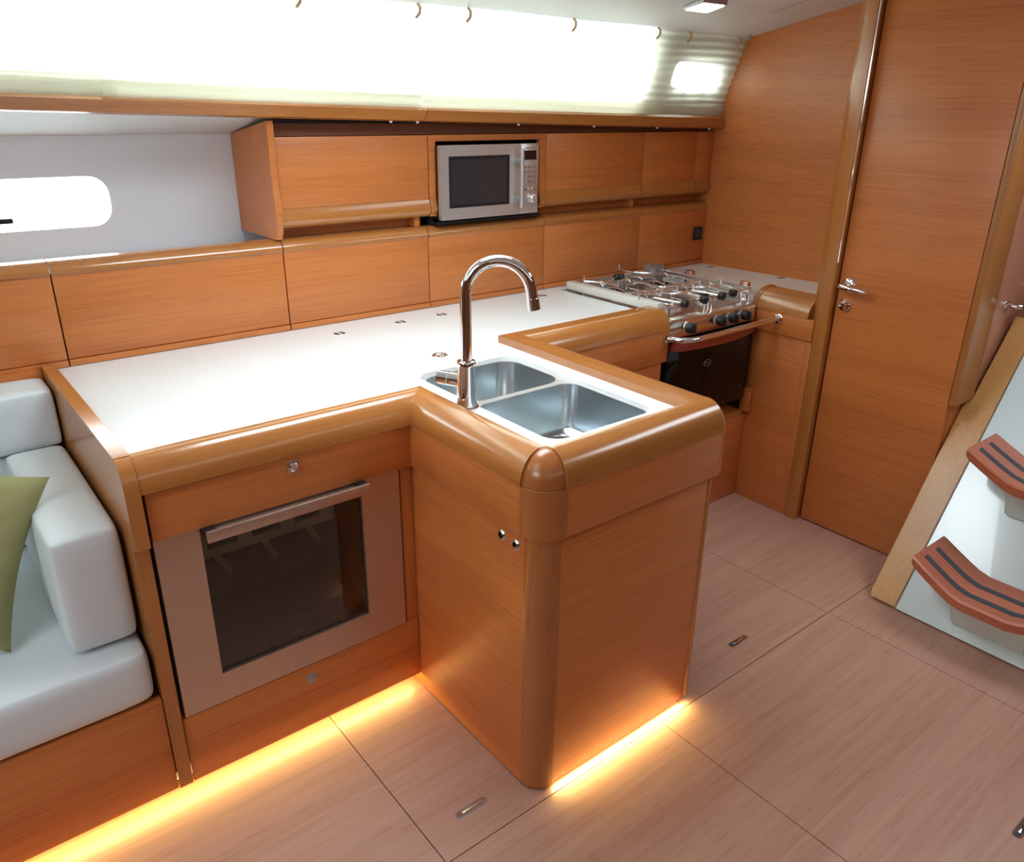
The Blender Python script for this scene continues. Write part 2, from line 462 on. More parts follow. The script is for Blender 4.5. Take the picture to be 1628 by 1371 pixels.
# pale studs under the rail
for k, xx in enumerate((0.43, 0.53, 0.955, 1.33, 1.69, 2.03)):
    zz = 1.508 - (xx-0.55)*0.0205 + (0.0 if xx > .55 else 0)
    bm = BM(); lathe(bm, [(0.0055, 0), (0.0055, 0.005), (0.003, 0.008)], (xx, 1.278, zz+0.003), (0, -0.2, -1), 12)
    lab = ['first', 'second', 'third', 'fourth', 'fifth', 'sixth'][k]
    tag(obj('stud', bm, HEAD), lab + ' pale stud from the left under the wooden curtain rail', 'stud', 'studs under the curtain rail')
# ceiling lamp
t = thing('ceiling_lamp', (1.47, 0.90, 1.89), 'small rectangular lamp on the white headliner above the curtains', 'lamp')
def tilt(bm, c, s=-0.205):
    for v in bm.verts: v.co.z += (v.co.y - c[1])*s
bm = BM(); box(bm, 1.415, 1.545, 0.865, 0.955, 1.880, 1.899, 0.004); tilt(bm, (1.47, 0.91)); obj('lamp_frame', bm, GREYP, t)
bm = BM(); box(bm, 1.422, 1.538, 0.872, 0.948, 1.877, 1.882, 0.002); tilt(bm, (1.47, 0.91)); obj('diffuser', bm, LAMPM, t)

# ---------------------------------------------------------------- lockers along the hull
YB = 1.31
lock_labels = ['leftmost low wooden locker behind the settee back', 'wide low wooden locker under the hull port, left end of the worktop',
  'low wooden locker behind the worktop directly left of the tap', 'low wooden locker directly beneath the microwave',
  'low wooden locker behind the left part of the stove', 'low wooden locker in the corner with the black socket']
xs = [-1.25, -0.605, 0.042, 0.578, 1.117, 1.662, 2.112]
for k in range(6):
    a, b = xs[k]+0.0018, xs[k+1]-0.0018
    t = thing('hull_locker', ((a+b)/2, YB, ZC), lock_labels[k], 'locker', 'low lockers behind the worktop')
    bm = BM(); box(bm, a, b, YB+0.022, YB+0.25, ZC+0.002, 1.13); obj('carcass', bm, DARKW, t, smooth=False)
    bm = BM(); box(bm, a, b, YB, YB+0.02, 0.899, 1.128, 0.0015); obj('door', bm, WX, t)
    pr = [(YB+0.02, 1.128), (YB-0.001, 1.128)]
    for j in range(10):
        th = PI/2*j/9; pr.append((YB+0.031-0.036*math.cos(th), 1.134+0.031*math.sin(th)))
    pr += [(YB+0.06, 1.165), (YB+0.06, 1.15), (YB+0.02, 1.14)]
    bm = BM(); prism(bm, pr, 'X', a, b); obj('edge_trim', bm, RX, t)
    bm = BM(); box(bm, a, b, YB-0.004, YB+0.018, 0.8795, 0.897, 0.001); obj('base_strip', bm, WX, t)
# upper cabinets
def updoor(t, a, b, zt=1.466):
    bm = BM(); box(bm, a, b, YB, YB+0.018, 1.258, zt, 0.0015); obj('door', bm, WX, t)
    pr = [(YB+0.018, 1.258), (YB-0.001, 1.258)]
    for j in range(10):
        th = PI/2*j/9; pr.append((YB+0.02-0.03*math.cos(th), 1.226-0.028*math.sin(th)))
    pr += [(YB+0.018, 1.198)]
    bm = BM(); prism(bm, pr, 'X', a, b); obj('edge_trim', bm, RX, t)
def upper(a, b, label, split=None):
    t = thing('upper_cabinet', ((a+b)/2, YB, 1.198), label, 'cabinet', 'upper cabinets under the curtain rail')
    bm = BM(); box(bm, a, b, YB+0.02, 1.60, 1.20, 1.462); obj('carcass', bm, DARKW, t, smooth=False)
    if split:
        updoor(t, a+0.0015, split-0.0008); updoor(t, split+0.0008, b-0.0015)
    else: updoor(t, a+0.0015, b-0.0015)
    return t
u1 = upper(0.048, 0.588, 'upper wooden cabinet left of the microwave, with the exposed side panel')
bm = BM(); pr = [(1.605, 1.13), (1.345, 1.13), (1.345, 1.185), (1.304, 1.198), (1.296, 1.25), (1.304, 1.30), (1.306, 1.48), (1.255, 1.512), (1.335, 1.513), (1.605, 1.468)]
pr = [(1.605, 1.167), (1.345, 1.167), (1.345, 1.19), (1.308, 1.20), (1.281, 1.225), (1.278, 1.25), (1.296, 1.275), (1.303, 1.33), (1.300, 1.512), (1.605, 1.468)]
pr = [(1.605, 1.167), (1.316, 1.1665), (1.302, 1.19), (1.2935, 1.225), (1.2945, 1.26), (1.302, 1.31), (1.303, 1.36), (1.300, 1.512), (1.605, 1.468)]
prism(bm, pr, 'X', 0.026, 0.046); obj('side_panel', bm, WX, u1)
upper(1.116, 1.654, 'upper wooden cabinet directly right of the microwave')
u4 = upper(1.656, 2.113, 'upper wooden cabinet in the corner against the bulkhead, split by a narrow end door', split=2.0)
# niche cabinet with the microwave
t = thing('microwave_cabinet', (0.852, YB, 1.198), 'upper wooden cabinet surrounding the microwave', 'cabinet')
bm = BM()
plate_with_holes(bm, [(0.590, 1.200), (0.618, 1.200), (0.618, 1.446), (1.084, 1.446), (1.084, 1.200), (1.1145, 1.200), (1.1145, 1.466), (0.590, 1.466)], [], 'Y', YB, YB+0.018)
obj('face_frame', bm, WX, t, smooth=False)
for (xa, xb) in ((0.590, 0.618), (1.084, 1.1145)):
    pr = [(YB-0.001, 1.258)]
    for j in range(10):
        th = PI/2*j/9; pr.append((YB+0.02-0.03*math.cos(th), 1.226-0.028*math.sin(th)))
    pr += [(YB+0.018, 1.198), (YB+0.018, 1.2), (YB-0.0005, 1.2)] if False else [(YB+0.018, 1.258)]
    bm = BM(); prism(bm, pr, 'X', xa, xb); obj('edge_trim', bm, RX, t)
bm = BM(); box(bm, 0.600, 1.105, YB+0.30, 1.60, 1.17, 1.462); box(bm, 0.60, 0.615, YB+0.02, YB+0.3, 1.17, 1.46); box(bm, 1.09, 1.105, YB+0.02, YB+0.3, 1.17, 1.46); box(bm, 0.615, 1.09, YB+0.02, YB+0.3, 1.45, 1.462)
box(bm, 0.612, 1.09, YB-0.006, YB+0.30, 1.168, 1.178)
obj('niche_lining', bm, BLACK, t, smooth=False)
# dark slot strips between the two rows
for xa, xb, lab in ((0.048, 0.588, 'left'), (1.116, 2.11, 'right')):
    bm = BM(); box(bm, xa, xb, YB+0.062, YB+0.075, 1.1655, 1.1975)
    box(bm, xb-0.05 if lab == 'left' else xa+0.50, xb-0.03 if lab == 'left' else xa+0.52, YB+0.022, YB+0.062, 1.1665, 1.197)
    tag(obj('recess_panel', bm, WX, smooth=False), 'recessed wooden strip between upper and lower lockers ' + ('left of the microwave' if lab == 'left' else 'right of the microwave'), 'panel')
# dark strip above the uppers: shadow of the gap put into its colour
bm = BM(); box(bm, 0.048, 2.112, YB+0.03, YB+0.04, 1.4675, 1.503); tag(obj('gap_shadow_strip', bm, DARKW, smooth=False), 'dark strip standing in for the shadow in the gap above the upper cabinets below the curtain rail', 'panel')

# microwave
mw = thing('microwave_oven', (0.853, 1.29, 1.179), 'stainless steel microwave with dark window built in above the worktop', 'microwave')
X0, X1, Z0, Z1 = 0.612, 1.048, 1.187, 1.434; XD = 0.962
bm = BM(); box(bm, X0+0.003, X1-0.003, 1.288, 1.58, Z0+0.002, Z1-0.002); obj('body', bm, BLACK, mw, smooth=False)
bm = BM(); plate_with_holes(bm, [(X0, Z0), (XD, Z0), (XD, Z1), (X0, Z1)], [[(0.646, 1.226), (0.912, 1.226), (0.912, 1.398), (0.646, 1.398)]], 'Y', 1.272, 1.289)
mwd = obj('door', bm, STEEL, mw, smooth=False)
bm = BM(); box(bm, 0.644, 0.914, 1.276, 1.285, 1.224, 1.400); obj('window', bm, MWGLASS, mwd, smooth=False)
bm = BM(); plate_with_holes(bm, [(0.645, 1.225), (0.913, 1.225), (0.913, 1.399), (0.645, 1.399)], [[(0.655, 1.236), (0.903, 1.236), (0.903, 1.389), (0.655, 1.389)]], 'Y', 1.274, 1.277); obj('window_border', bm, BLACK, mwd, smooth=False)
bm = BM(); tube(bm, [(0.951, 1.247, 1.212), (0.951, 1.247, 1.418)], 0.0075, 14); hd = obj('handle', bm, STEEL, mwd)
for zz in (1.240, 1.375):
    bm = BM(); box(bm, 0.930, 0.953, 1.25, 1.274, zz-0.011, zz+0.011, 0.002); obj('bracket', bm, GREYP, hd)
bm = BM(); box(bm, XD+0.002, X1, 1.272, 1.289, Z0, Z1, 0.001); cp = obj('control_panel', bm, STEEL, mw)
bm = BM(); box(bm, 0.974, 1.036, 1.2705, 1.273, 1.378, 1.410); obj('display', bm, DISPLAY, cp, smooth=False)
bm = BM()
for (a_, b_) in ((0.982, 0.991), (0.993, 1.000), (1.002, 1.011), (1.013, 1.020), (1.022, 1.029)): box(bm, a_, b_, 1.2712, 1.2725, 1.4165, 1.4205)
obj('panel_lettering', bm, GREYP, cp, smooth=False)
for zz, c_ in ((1.353, 3), (1.336, 3), (1.319, 2), (1.302, 2)):
    for j in range(3-c_, 3):
        bm = BM(); box(bm, 0.974+0.022*j, 0.990+0.022*j, 1.2705, 1.2725, zz-0.004, zz+0.004); obj('button', bm, GREYP, cp, smooth=False)
for j in range(3):
    bm = BM(); lathe(bm, [(0.0045, 0), (0.0045, 0.004), (0, 0.005)], (0.984+0.021*j, 1.272, 1.274), (0, -1, 0), 12); obj('button', bm, CHROME, cp)
bm = BM(); lathe(bm, [(0.016, 0), (0.015, 0.014), (0.012, 0.017), (0, 0.017)], (1.018, 1.272, 1.240), (0, -1, 0), 24); obj('dial', bm, STEEL, cp)
# socket
t = thing('power_socket', (2.06, YB, 0.99), 'black power socket on the corner locker beside the bulkhead', 'socket')
bm = BM(); box(bm, 2.028, 2.088, YB-0.008, YB+0.001, 0.992, 1.052, 0.004); obj('faceplate', bm, BLACK, t)
bm = BM(); box(bm, 2.037, 2.079, YB-0.013, YB-0.007, 1.001, 1.043, 0.004); obj('cover', bm, RUBBER, t)

# ---------------------------------------------------------------- worktop and rims
wt = thing('worktop', (0.4, 0.9, ZC-0.03), 'white laminate galley worktop with wooden rims running from settee to bulkhead', 'worktop')
outer = [(-0.645, 1.309), (-0.645, 0.535), (0.048, 0.535), (0.048, 0.052), (0.497, 0.052), (0.497, 0.80), (1.166, 0.80), (1.166, 1.262), (1.735, 1.262),
         (1.735, 0.745), (1.845, 0.745), (1.845, 0.498), (2.17, 0.498), (2.112, 1.309)]
sink_hole = rrect(0.114, 0.446, 0.098, 0.672, 0.045, 8)
bm = BM(); plate_with_holes(bm, outer, [sink_hole], 'Z', ZC-0.03, ZC)
obj('top_panel', bm, WHITE, wt, smooth=False)
def rimX(name, x0, x1, yin, w, sgn, f=0.12, mat=RX):      # sgn -1: outside towards -Y
    bm = BM(); prism(bm, [(yin + sgn*d, z) for d, z in bull(w, ZB, ZR, f)], 'X', x0, x1); return obj(name, bm, mat, wt)
def rimY(name, y0, y1, xin, w, sgn, f=0.12, mat=RY):
    bm = BM(); prism(bm, [(xin + sgn*d, z) for d, z in bull(w, ZB, ZR, f)], 'Y', y0, y1); return obj(name, bm, mat, wt)
rimX('edge_trim', -0.645, 0.048, 0.535, 0.053, -1)
rimY('edge_trim', 0.055, 0.536, 0.048, 0.064, -1)
rimX('edge_trim', 0.0555, 0.566, 0.048, 0.064, -1)
# domed corner cap
bm = BM()
prof = bull(0.0655, ZB, ZR+0.0005, 0.06, n=14)[1:]
na = 16; rings = []
for d, z in prof:
    rings.append([bm.verts.new((0.055 - d*math.cos(PI/2*k/na), 0.055 - d*math.sin(PI/2*k/na), z)) for k in range(na+1)] if d > 1e-6 else [bm.verts.new((0.055, 0.055, z))])
for A, B in zip(rings, rings[1:]):
    for k in range(na):
        if len(A) == 1: bm.faces.new((A[0], B[k], B[k+1]))
        else: bm.faces.new((A[k], A[k+1], B[k+1], B[k]))
obj('corner_cap', bm, CORNER, wt)
# right rim of the sink peninsula and its rounded end plate
pr = [(0.4965, 0.80), (0.4965, ZR), (0.560, ZR)] + [(0.560+0.024*math.sin(PI/2*k/8), ZR-0.024+0.024*math.cos(PI/2*k/8)) for k in range(1, 9)] + [(0.584, 0.80)]
bm = BM(); prism(bm, pr, 'Y', 0.0482, 0.797); obj('edge_trim', bm, RY, wt)
bm = BM(); rows = []
for xx in (0.5672, 0.571, 0.575, 0.578, 0.5805, 0.5825, 0.5836, 0.584):
    de = 0.024 - 0.024*math.cos(math.asin(min(1, (xx-0.56)/0.024)))
    pr = [(0.0478, 0.715), (0.0478, ZR-de)] + [(0.04-(0.0555-de*0.55)*math.sin(PI/2*k/14), ZB+(ZR-de-ZB)*math.cos(PI/2*k/14)) for k in range(15)] + [(-0.0155+de*0.55, 0.715)]
    rows.append([bm.verts.new((xx, y, z)) for y, z in pr])
for A, B in zip(rows, rows[1:]):
    for k in range(len(A)): bm.faces.new((A[k], A[(k+1) % len(A)], B[(k+1) % len(A)], B[k]))
bm.faces.new(rows[0]); bm.faces.new(rows[-1])
obj('end_plate', bm, RY, wt)
bm = BM(); box(bm, 0.5625, 0.583, 0.0485, 0.70, 0.715, 0.7995, 0.001); obj('side_fascia', bm, WY, wt)
# stove-side rims
rimX('edge_trim', 0.5602, 1.196, 0.7965, 0.0935, -1, 0.30)
rimY('edge_trim', 0.498, 0.728, 1.848, 0.112, -1, 0.22)
bm = BM(); prism(bm, [(1.85-d, z) for d, z in bull(0.118, ZB-0.001, ZR+0.003, 0.2)], 'Y', 0.726, 0.748); obj('end_cap', bm, CORNER, wt)
# flush finger latches in the worktop, a ring pull and the sink drainer knob
for (px, py) in ((0.149, 1.179), (0.380, 1.188), (0.55, 1.194), (1.032, 1.215), (2.06, 1.21), (2.105, 0.87)):
    bm = BM(); lathe(bm, [(0.021, 0), (0.021, 0.0012), (0.0195, 0.0016), (0, 0.0016)], (px, py, ZC-0.0002), (0, 0, 1), 24)
    fl = obj('finger_latch', bm, WHITE, wt)
    for s in (-1, 1):
        bm = BM()
        pts = [(px + s*0.0045, py + 0.0165), *[(px + s*(0.0045 + 0.0135*math.sin(PI*k/8)), py + 0.0165*math.cos(PI*k/8)) for k in range(1, 8)], (px + s*0.0045, py - 0.0165)]
        prism(bm, pts, 'Z', ZC+0.0008, ZC+0.0021); obj('recess', bm, LATCHM, fl, smooth=False)
bm = BM(); lathe(bm, [(0.024, 0), (0.024, 0.002), (0.021, 0.004), (0.016, 0.003), (0.015, 0.001), (0, 0.001)], (0.272, 0.786, ZC), (0, 0, 1), 32); rp = obj('ring_pull', bm, CHROME, wt)
bm = BM(); box(bm, 0.258, 0.286, 0.7835, 0.7885, ZC+0.002, ZC+0.0045, 0.001); obj('bar', bm, CHROME, rp)

# ---------------------------------------------------------------- sink
sk = thing('sink', (0.277, 0.39, ZC-0.18), 'double stainless steel sink with two bowls let into the white peninsula top', 'sink')
def bowl(name, x0, x1, y0, y1, depth, r=0.055):
    bm = BM(); n = 8
    levels = [(0.0, ZC-0.012), (0.002, ZC-0.03), (0.005, ZC-depth+0.022), (0.011, ZC-depth+0.008), (0.024, ZC-depth)]
    rings = []
    for ins, z in levels:
        rr = max(0.012, r-ins*0.4)
        rings.append([bm.verts.new((p[0], p[1], z)) for p in rrect(x0+ins, x1-ins, y0+ins, y1-ins, rr, n)])
    m = len(rings[0])
    for A, B in zip(rings, rings[1:]):
        for i in range(m): bm.faces.new((A[i], A[(i+1) % m], B[(i+1) % m], B[i]))
    bm.faces.new(rings[-1])
    o = obj(name, bm, SINKM, sk)
    return o
b1 = bowl('bowl', 0.122, 0.436, 0.424, 0.666, 0.14)
b2 = bowl('bowl', 0.120, 0.440, 0.104, 0.404, 0.143, 0.038)
bm = BM()
plate_with_holes(bm, rrect(0.1145, 0.4455, 0.0985, 0.6715, 0.045, 8), [rrect(0.122, 0.436, 0.424, 0.666, 0.055, 8), rrect(0.120, 0.440, 0.104, 0.404, 0.038, 8)], 'Z', ZC-0.016, ZC-0.010)
obj('flange', bm, STEEL, sk, smooth=False)
for (cx_, cy, dep, bo) in ((0.30, 0.50, 0.14, b1), (0.358, 0.338, 0.143, b2)):
    bm = BM(); lathe(bm, [(0.038, 0.0), (0.038, 0.003), (0.033, 0.005), (0.028, 0.002), (0.020, 0.001), (0.018, 0.006), (0, 0.007)], (cx_, cy, ZC-dep+0.0005), (0, 0, 1), 28); obj('drain', bm, CHROME, bo)
# faucet
fc = thing('faucet', (0.088, 0.395, ZC), 'tall chrome gooseneck tap standing beside the sink bowls', 'faucet')
fx, fy = 0.087, 0.388
bm = BM(); lathe(bm, [(0.030, 0), (0.030, 0.004), (0.026, 0.008), (0.0235, 0.03), (0.0225, 0.105), (0.024, 0.112), (0.022, 0.118), (0.013, 0.120)], (fx, fy, ZC), (0, 0, 1), 28); obj('base', bm, CHROME, fc)
dx, dy = math.cos(math.radians(-36)), math.sin(math.radians(-36))
R_ = 0.076; zt = 1.156
path = [(fx, fy, ZC+0.11), (fx, fy, 1.02), (fx, fy, 1.10)]
for k in range(0, 21):
    a = math.radians(180 - 172*k/20)
    d = R_ + R_*math.cos(a); path.append((fx+dx*d, fy+dy*d, zt+R_*math.sin(a)))
a = math.radians(8); ex, ez = path[-1][0], path[-1][2]
path.append((fx+dx*(2*R_+0.003), fy+dy*(2*R_+0.003), zt-0.012))
bm = BM(); tube(bm, path, 0.0135, 18); sp = obj('spout', bm, CHROME, fc)
d = 2*R_+0.003
bm = BM(); tube(bm, [(fx+dx*d, fy+dy*d, zt-0.010), (fx+dx*(d+.004), fy+dy*(d+.004), zt-0.036)], 0.0152, 18); obj('aerator', bm, CHROME, sp)
bm = BM(); tube(bm, [(fx, fy, 0.945), (fx-0.018, fy+0.035, 0.945), (fx-0.020, fy+0.040, 0.945), (fx-0.0205, fy+0.0410, 0.945), (fx-0.0215, fy+0.043, 0.945), (fx-0.034, fy+0.068, 0.945)], [0.017, 0.017, 0.017, 0.0145, 0.017, 0.0165], 20)
lv = obj('lever', bm, CHROME, fc)
bm = BM(); tube(bm, [(fx-0.028, fy+0.056, 0.955), (fx-0.032, fy+0.06, 0.985), (fx-0.034, fy+0.066, 1.0)], [0.004, 0.0035, 0.003], 10)
bm.free()

# ---------------------------------------------------------------- sink peninsula
pn = thing('peninsula_cabinet', (0.28, 0.26, 0), 'wooden sink peninsula with rounded corner post and two round latches', 'cabinet')
CX = 0.055
bm = BM(); box(bm, 0.0, 0.018, CX+0.001, 0.60, 0.004, 0.708, 0.001); obj('side_panel', bm, WY, pn)
bm = BM(); box(bm, CX+0.001, 0.548, 0.0, 0.018, 0.018, 0.708, 0.001); obj('front_panel', bm, WX, pn)
bm = BM(); box(bm, 0.5485, 0.562, -0.002, 0.72, 0.018, 0.712, 0.003); obj('end_panel', bm, RZ, pn)
def qpost(r, ri, z0, z1):
    bm = BM(); na = 14
    pts = [(CX-r*math.cos(PI/2*k/na), CX-r*math.sin(PI/2*k/na)) for k in range(na+1)] + [(CX-ri*math.cos(PI/2*k/na), CX-ri*math.sin(PI/2*k/na)) for k in range(na, -1, -1)]
    return prism(bm, pts, 'Z', z0, z1)
obj('corner_post', qpost(0.056, 0.03, 0.006, 0.709), CORNER, pn)
# deeper fascia band under the rim
bm = BM(); box(bm, -0.014, 0.004, CX+0.001, 0.5, 0.7095, ZB-0.001, 0.001); obj('fascia', bm, WY, pn)
bm = BM(); box(bm, CX+0.001, 0.5675, -0.014, 0.004, 0.7095, ZB-0.001, 0.001); obj('fascia', bm, WX, pn)
obj('corner_fascia', qpost(0.0705, 0.03, 0.7095, ZB-0.001), CORNER, pn)
# inside carcass closes the sides (toe recess left free at the front)
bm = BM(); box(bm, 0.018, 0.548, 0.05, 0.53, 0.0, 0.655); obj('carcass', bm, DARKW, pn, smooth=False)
bm = BM(); box(bm, 0.05, 0.53, 0.030, 0.05, 0.0, 0.016); obj('toe_kick', bm, WX, pn, smooth=False)
for (yy, zz) in ((0.130, 0.673), (0.079, 0.671)):
    bm = BM(); lathe(bm, [(0.013, 0), (0.013, 0.004), (0.010, 0.007), (0.0085, 0.004), (0.008, 0.008), (0, 0.0085)], (0.0, yy, zz), (-1, 0, 0), 20); obj('push_latch', bm, CHROME, pn)

# ---------------------------------------------------------------- fridge cabinet + fridge
YF = 0.51
fcab = thing('fridge_cabinet', (-0.33, 0.7, 0), 'wooden base cabinet between settee and peninsula, holding the fridge', 'cabinet')
bm = BM(); box(bm, -0.638, -0.004, 0.492, 0.512, 0.711, ZB-0.0015, 0.001); dr = obj('drawer', bm, WX, fcab)
bm = BM(); box(bm, -0.338, -0.308, 0.488, 0.4925, 0.782, 0.812, 0.002); lk = obj('push_latch', bm, BRASS, dr)
bm = BM(); lathe(bm, [(0.011, 0), (0.011, 0.003), (0.0085, 0.005), (0.007, 0.002), (0, 0.002)], (-0.323, 0.488, 0.797), (0, -1, 0), 20); obj('button', bm, CHROME, lk)
bm = BM(); box(bm, -0.643, -0.003, YF, YF+0.018, 0.045, 0.232, 0.001); kp = obj('lower_panel', bm, WX, fcab)
bm = BM(); box(bm, -0.340, -0.312, YF-0.004, YF+0.001, 0.178, 0.206, 0.002); obj('push_latch', bm, GREYP, kp)
bm = BM(); box(bm, -0.036, -0.001, YF+0.004, YF+0.02, 0.232, 0.709, 0.001); obj('filler_strip', bm, WZ, fcab)
bm = BM(); box(bm, -0.66, 0.0, 0.565, 0.58, 0.0, 0.06); obj('toe_kick', bm, WX, fcab, smooth=False)
# end panel at the settee: bullnosed top front, stepped back below the fascia
pr = [(1.30, 0.045), (1.30, 0.893), (0.535, ZR)]
for k in range(0, 11):
    t_ = PI/2*k/10; pr.append((0.523-0.043*math.sin(t_), 0.83+0.07*math.cos(t_)))
pr += [(0.480, 0.706), (0.500, 0.700), (0.506, 0.047)]
bm = BM(); prism(bm, pr, 'X', -0.676, -0.646); ep = obj('end_panel', bm, RZ, fcab)
bm = BM(); prism(bm, [(1.30, 0.8935), (1.30, 0.8995), (0.535, 0.9025), (0.52, 0.9015), (0.52, 0.8965), (0.535, 0.8985)], 'X', -0.6765, -0.6455); obj('top_edge', bm, RY, fcab)
bm = BM(); box(bm, -0.64, -0.01, 0.88, 1.25, 0.05, 0.70); obj('carcass', bm, DARKW, fcab, smooth=False)

fr = thing('fridge', (-0.34, YF, 0.235), 'built in fridge with steel frame, dark glass door and bar handle', 'fridge')
bm = BM(); plate_with_holes(bm, [(-0.636, 0.2355), (-0.043, 0.2355), (-0.043, 0.7085), (-0.636, 0.7085)], [[(-0.540, 0.314), (-0.150, 0.314), (-0.150, 0.700), (-0.540, 0.700)]], 'Y', YF-0.002, YF+0.02)
fd = obj('door_frame', bm, FRST, fr, smooth=False)
bm = BM(); box(bm, -0.545, -0.145, YF+0.006, YF+0.012, 0.310, 0.703); obj('glass_panel', bm, FGLASS, fr, smooth=False)
bm = BM(); plate_with_holes(bm, [(-0.64, 0.234), (-0.039, 0.234), (-0.039, 0.71), (-0.64, 0.71)], [[(-0.56, 0.29), (-0.13, 0.29), (-0.13, 0.704), (-0.56, 0.704)]], 'Y', YF+0.021, YF+0.05); obj('seal', bm, GASKET, fr, smooth=False)
bm = BM(); plate_with_holes(bm, [(-0.62, 0.25), (-0.06, 0.25), (-0.06, 0.709), (-0.62, 0.709)], [[(-0.565, 0.285), (-0.125, 0.285), (-0.125, 0.7045), (-0.565, 0.7045)]], 'Y', YF+0.05, 0.86)
box(bm, -0.62, -0.06, 0.86, 0.87, 0.25, 0.709); obj('liner', bm, LINER, fr, smooth=False)
bm = BM(); box(bm, -0.55, -0.20, 0.565, 0.577, 0.592, 0.612); box(bm, -0.55, -0.20, 0.565, 0.577, 0.652, 0.668)
for k in range(4): box(bm, -0.55+0.105*k, -0.515+0.105*k, 0.565, 0.577, 0.612, 0.652)
for k in range(3): tube(bm, [(-0.50+0.115*k, 0.571, 0.594), (-0.45+0.115*k, 0.64, 0.50)], 0.008, 8)
obj('bottle_rack', bm, RACKM, fr)
bm = BM(); box(bm, -0.538, -0.148, 0.462, 0.470, 0.686, 0.712, 0.0012); hh = obj('handle', bm, FRST, fr)
bm = BM(); box(bm, -0.538, -0.148, 0.470, YF-0.002, 0.698, 0.704, 0.001); obj('grip_shelf', bm, FRST, hh)
for xx in (-0.532, -0.166):
    bm = BM(); box(bm, xx-0.006, xx+0.018, 0.469, YF-0.001, 0.688, 0.711, 0.002); obj('bracket', bm, BLACK, hh)

# amber LED strips in the toe recesses
t = thing('led_strip', (-0.5, 0.555, 0.05), 'amber light strip glowing under the fridge cabinet and settee base', 'light strip')
bm = BM(); box(bm, -1.6, -0.01, 0.552, 0.562, 0.040, 0.046); obj('strip', bm, LEDM, t, smooth=False)
t = thing('led_strip', (0.3, 0.02, 0.018), 'amber light strip glowing under the sink peninsula front', 'light strip')
bm = BM(); box(bm, 0.06, 0.545, 0.020, 0.028, 0.010, 0.0155); obj('strip', bm, LEDM, t, smooth=False)

# ---------------------------------------------------------------- cabinets beside the stove
cl = thing('galley_cabinet', (0.87, 0.75, 0), 'wooden base cabinet between sink peninsula and stove', 'cabinet')
bm = BM(); box(bm, 0.564, 1.186, 0.722, 0.742, 0.0, 0.709, 0.001); obj('front_panel', bm, WX, cl)
bm = BM(); box(bm, 0.588, 1.195, 0.705, 0.722, 0.7095, ZB-0.0015, 0.001); obj('fascia', bm, WX, cl)
bm = BM(); box(bm, 1.168, 1.188, 0.742, 1.28, 0.0, 0.84, 0.001); obj('side_panel', bm, WY, cl)
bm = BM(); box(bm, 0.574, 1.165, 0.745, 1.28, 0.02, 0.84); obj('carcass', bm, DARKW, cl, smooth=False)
cr = thing('corner_cabinet', (1.9, 0.65, 0), 'wooden base cabinet between stove and door jamb', 'cabinet')
bm = BM(); box(bm, 1.750, 1.768, 0.499, 0.74, 0.0, 0.744, 0.001); obj('side_panel', bm, WY, cr)
bm = BM(); box(bm, 1.750, 1.768, 0.4705, 0.5005, 0.0, 0.744, 0.001); obj('filler_strip', bm, WZ, cr)
bm = BM(); box(bm, 1.737, 1.768, 0.4705, 0.742, 0.7455, ZB-0.0015, 0.001); obj('fascia', bm, WY, cr)
bm = BM(); box(bm, 1.77, 2.1, 0.502, 1.28, 0.0, 0.84); obj('carcass', bm, DARKW, cr, smooth=False)
bm = BM(); box(bm, 1.19, 1.749, 0.722, 0.738, 0.0, 0.375, 0.001); tag(obj('stove_plinth', bm, WX), 'wooden panel below the stove down to the floor', 'panel')
bm = BM(); box(bm, 1.195, 1.745, 0.725, 1.24, 0.376, 0.392, 0.001); box(bm, 1.725, 1.748, 0.70, 0.74, 0.392, 0.49, 0.001)
tag(obj('stove_shelf', bm, WX), 'wooden ledge in the open space beneath the stove', 'shelf')

# ---------------------------------------------------------------- stove
st = thing('stove', (1.46, 0.98, 0.42), 'stainless gimballed gas stove with dark oven door and wire pot rails', 'stove')
SX0, SX1, SY0, SY1 = 1.205, 1.715, 0.722, 1.245
bm = BM(); box(bm, SX0, SX1, SY0+0.02, SY1, 0.45, 0.842, 0.004); obj('body', bm, BLACK, st)
bm = BM(); box(bm, SX0, SX1, SY0-0.008, SY0+0.02, 0.783, 0.850, 0.004); cpn = obj('control_panel', bm, HOBM, st)
for xx in (1.305, 1.480, 1.555, 1.632):
    bm = BM(); lathe(bm, [(0.024, 0), (0.024, 0.004), (0.021, 0.006)], (xx, SY0-0.008, 0.818), (0, -1, 0), 24); kn = obj('knob_ring', bm, CHROME, cpn)
    bm = BM(); lathe(bm, [(0.019, 0.004), (0.020, 0.016), (0.018, 0.028), (0.012, 0.032), (0, 0.032)], (xx, SY0-0.008, 0.818), (0, -1, 0), 24)
    box(bm, xx-0.004, xx+0.004, SY0-0.048, SY0-0.03, 0.802, 0.834, 0.002); obj('knob', bm, BLACK, kn)
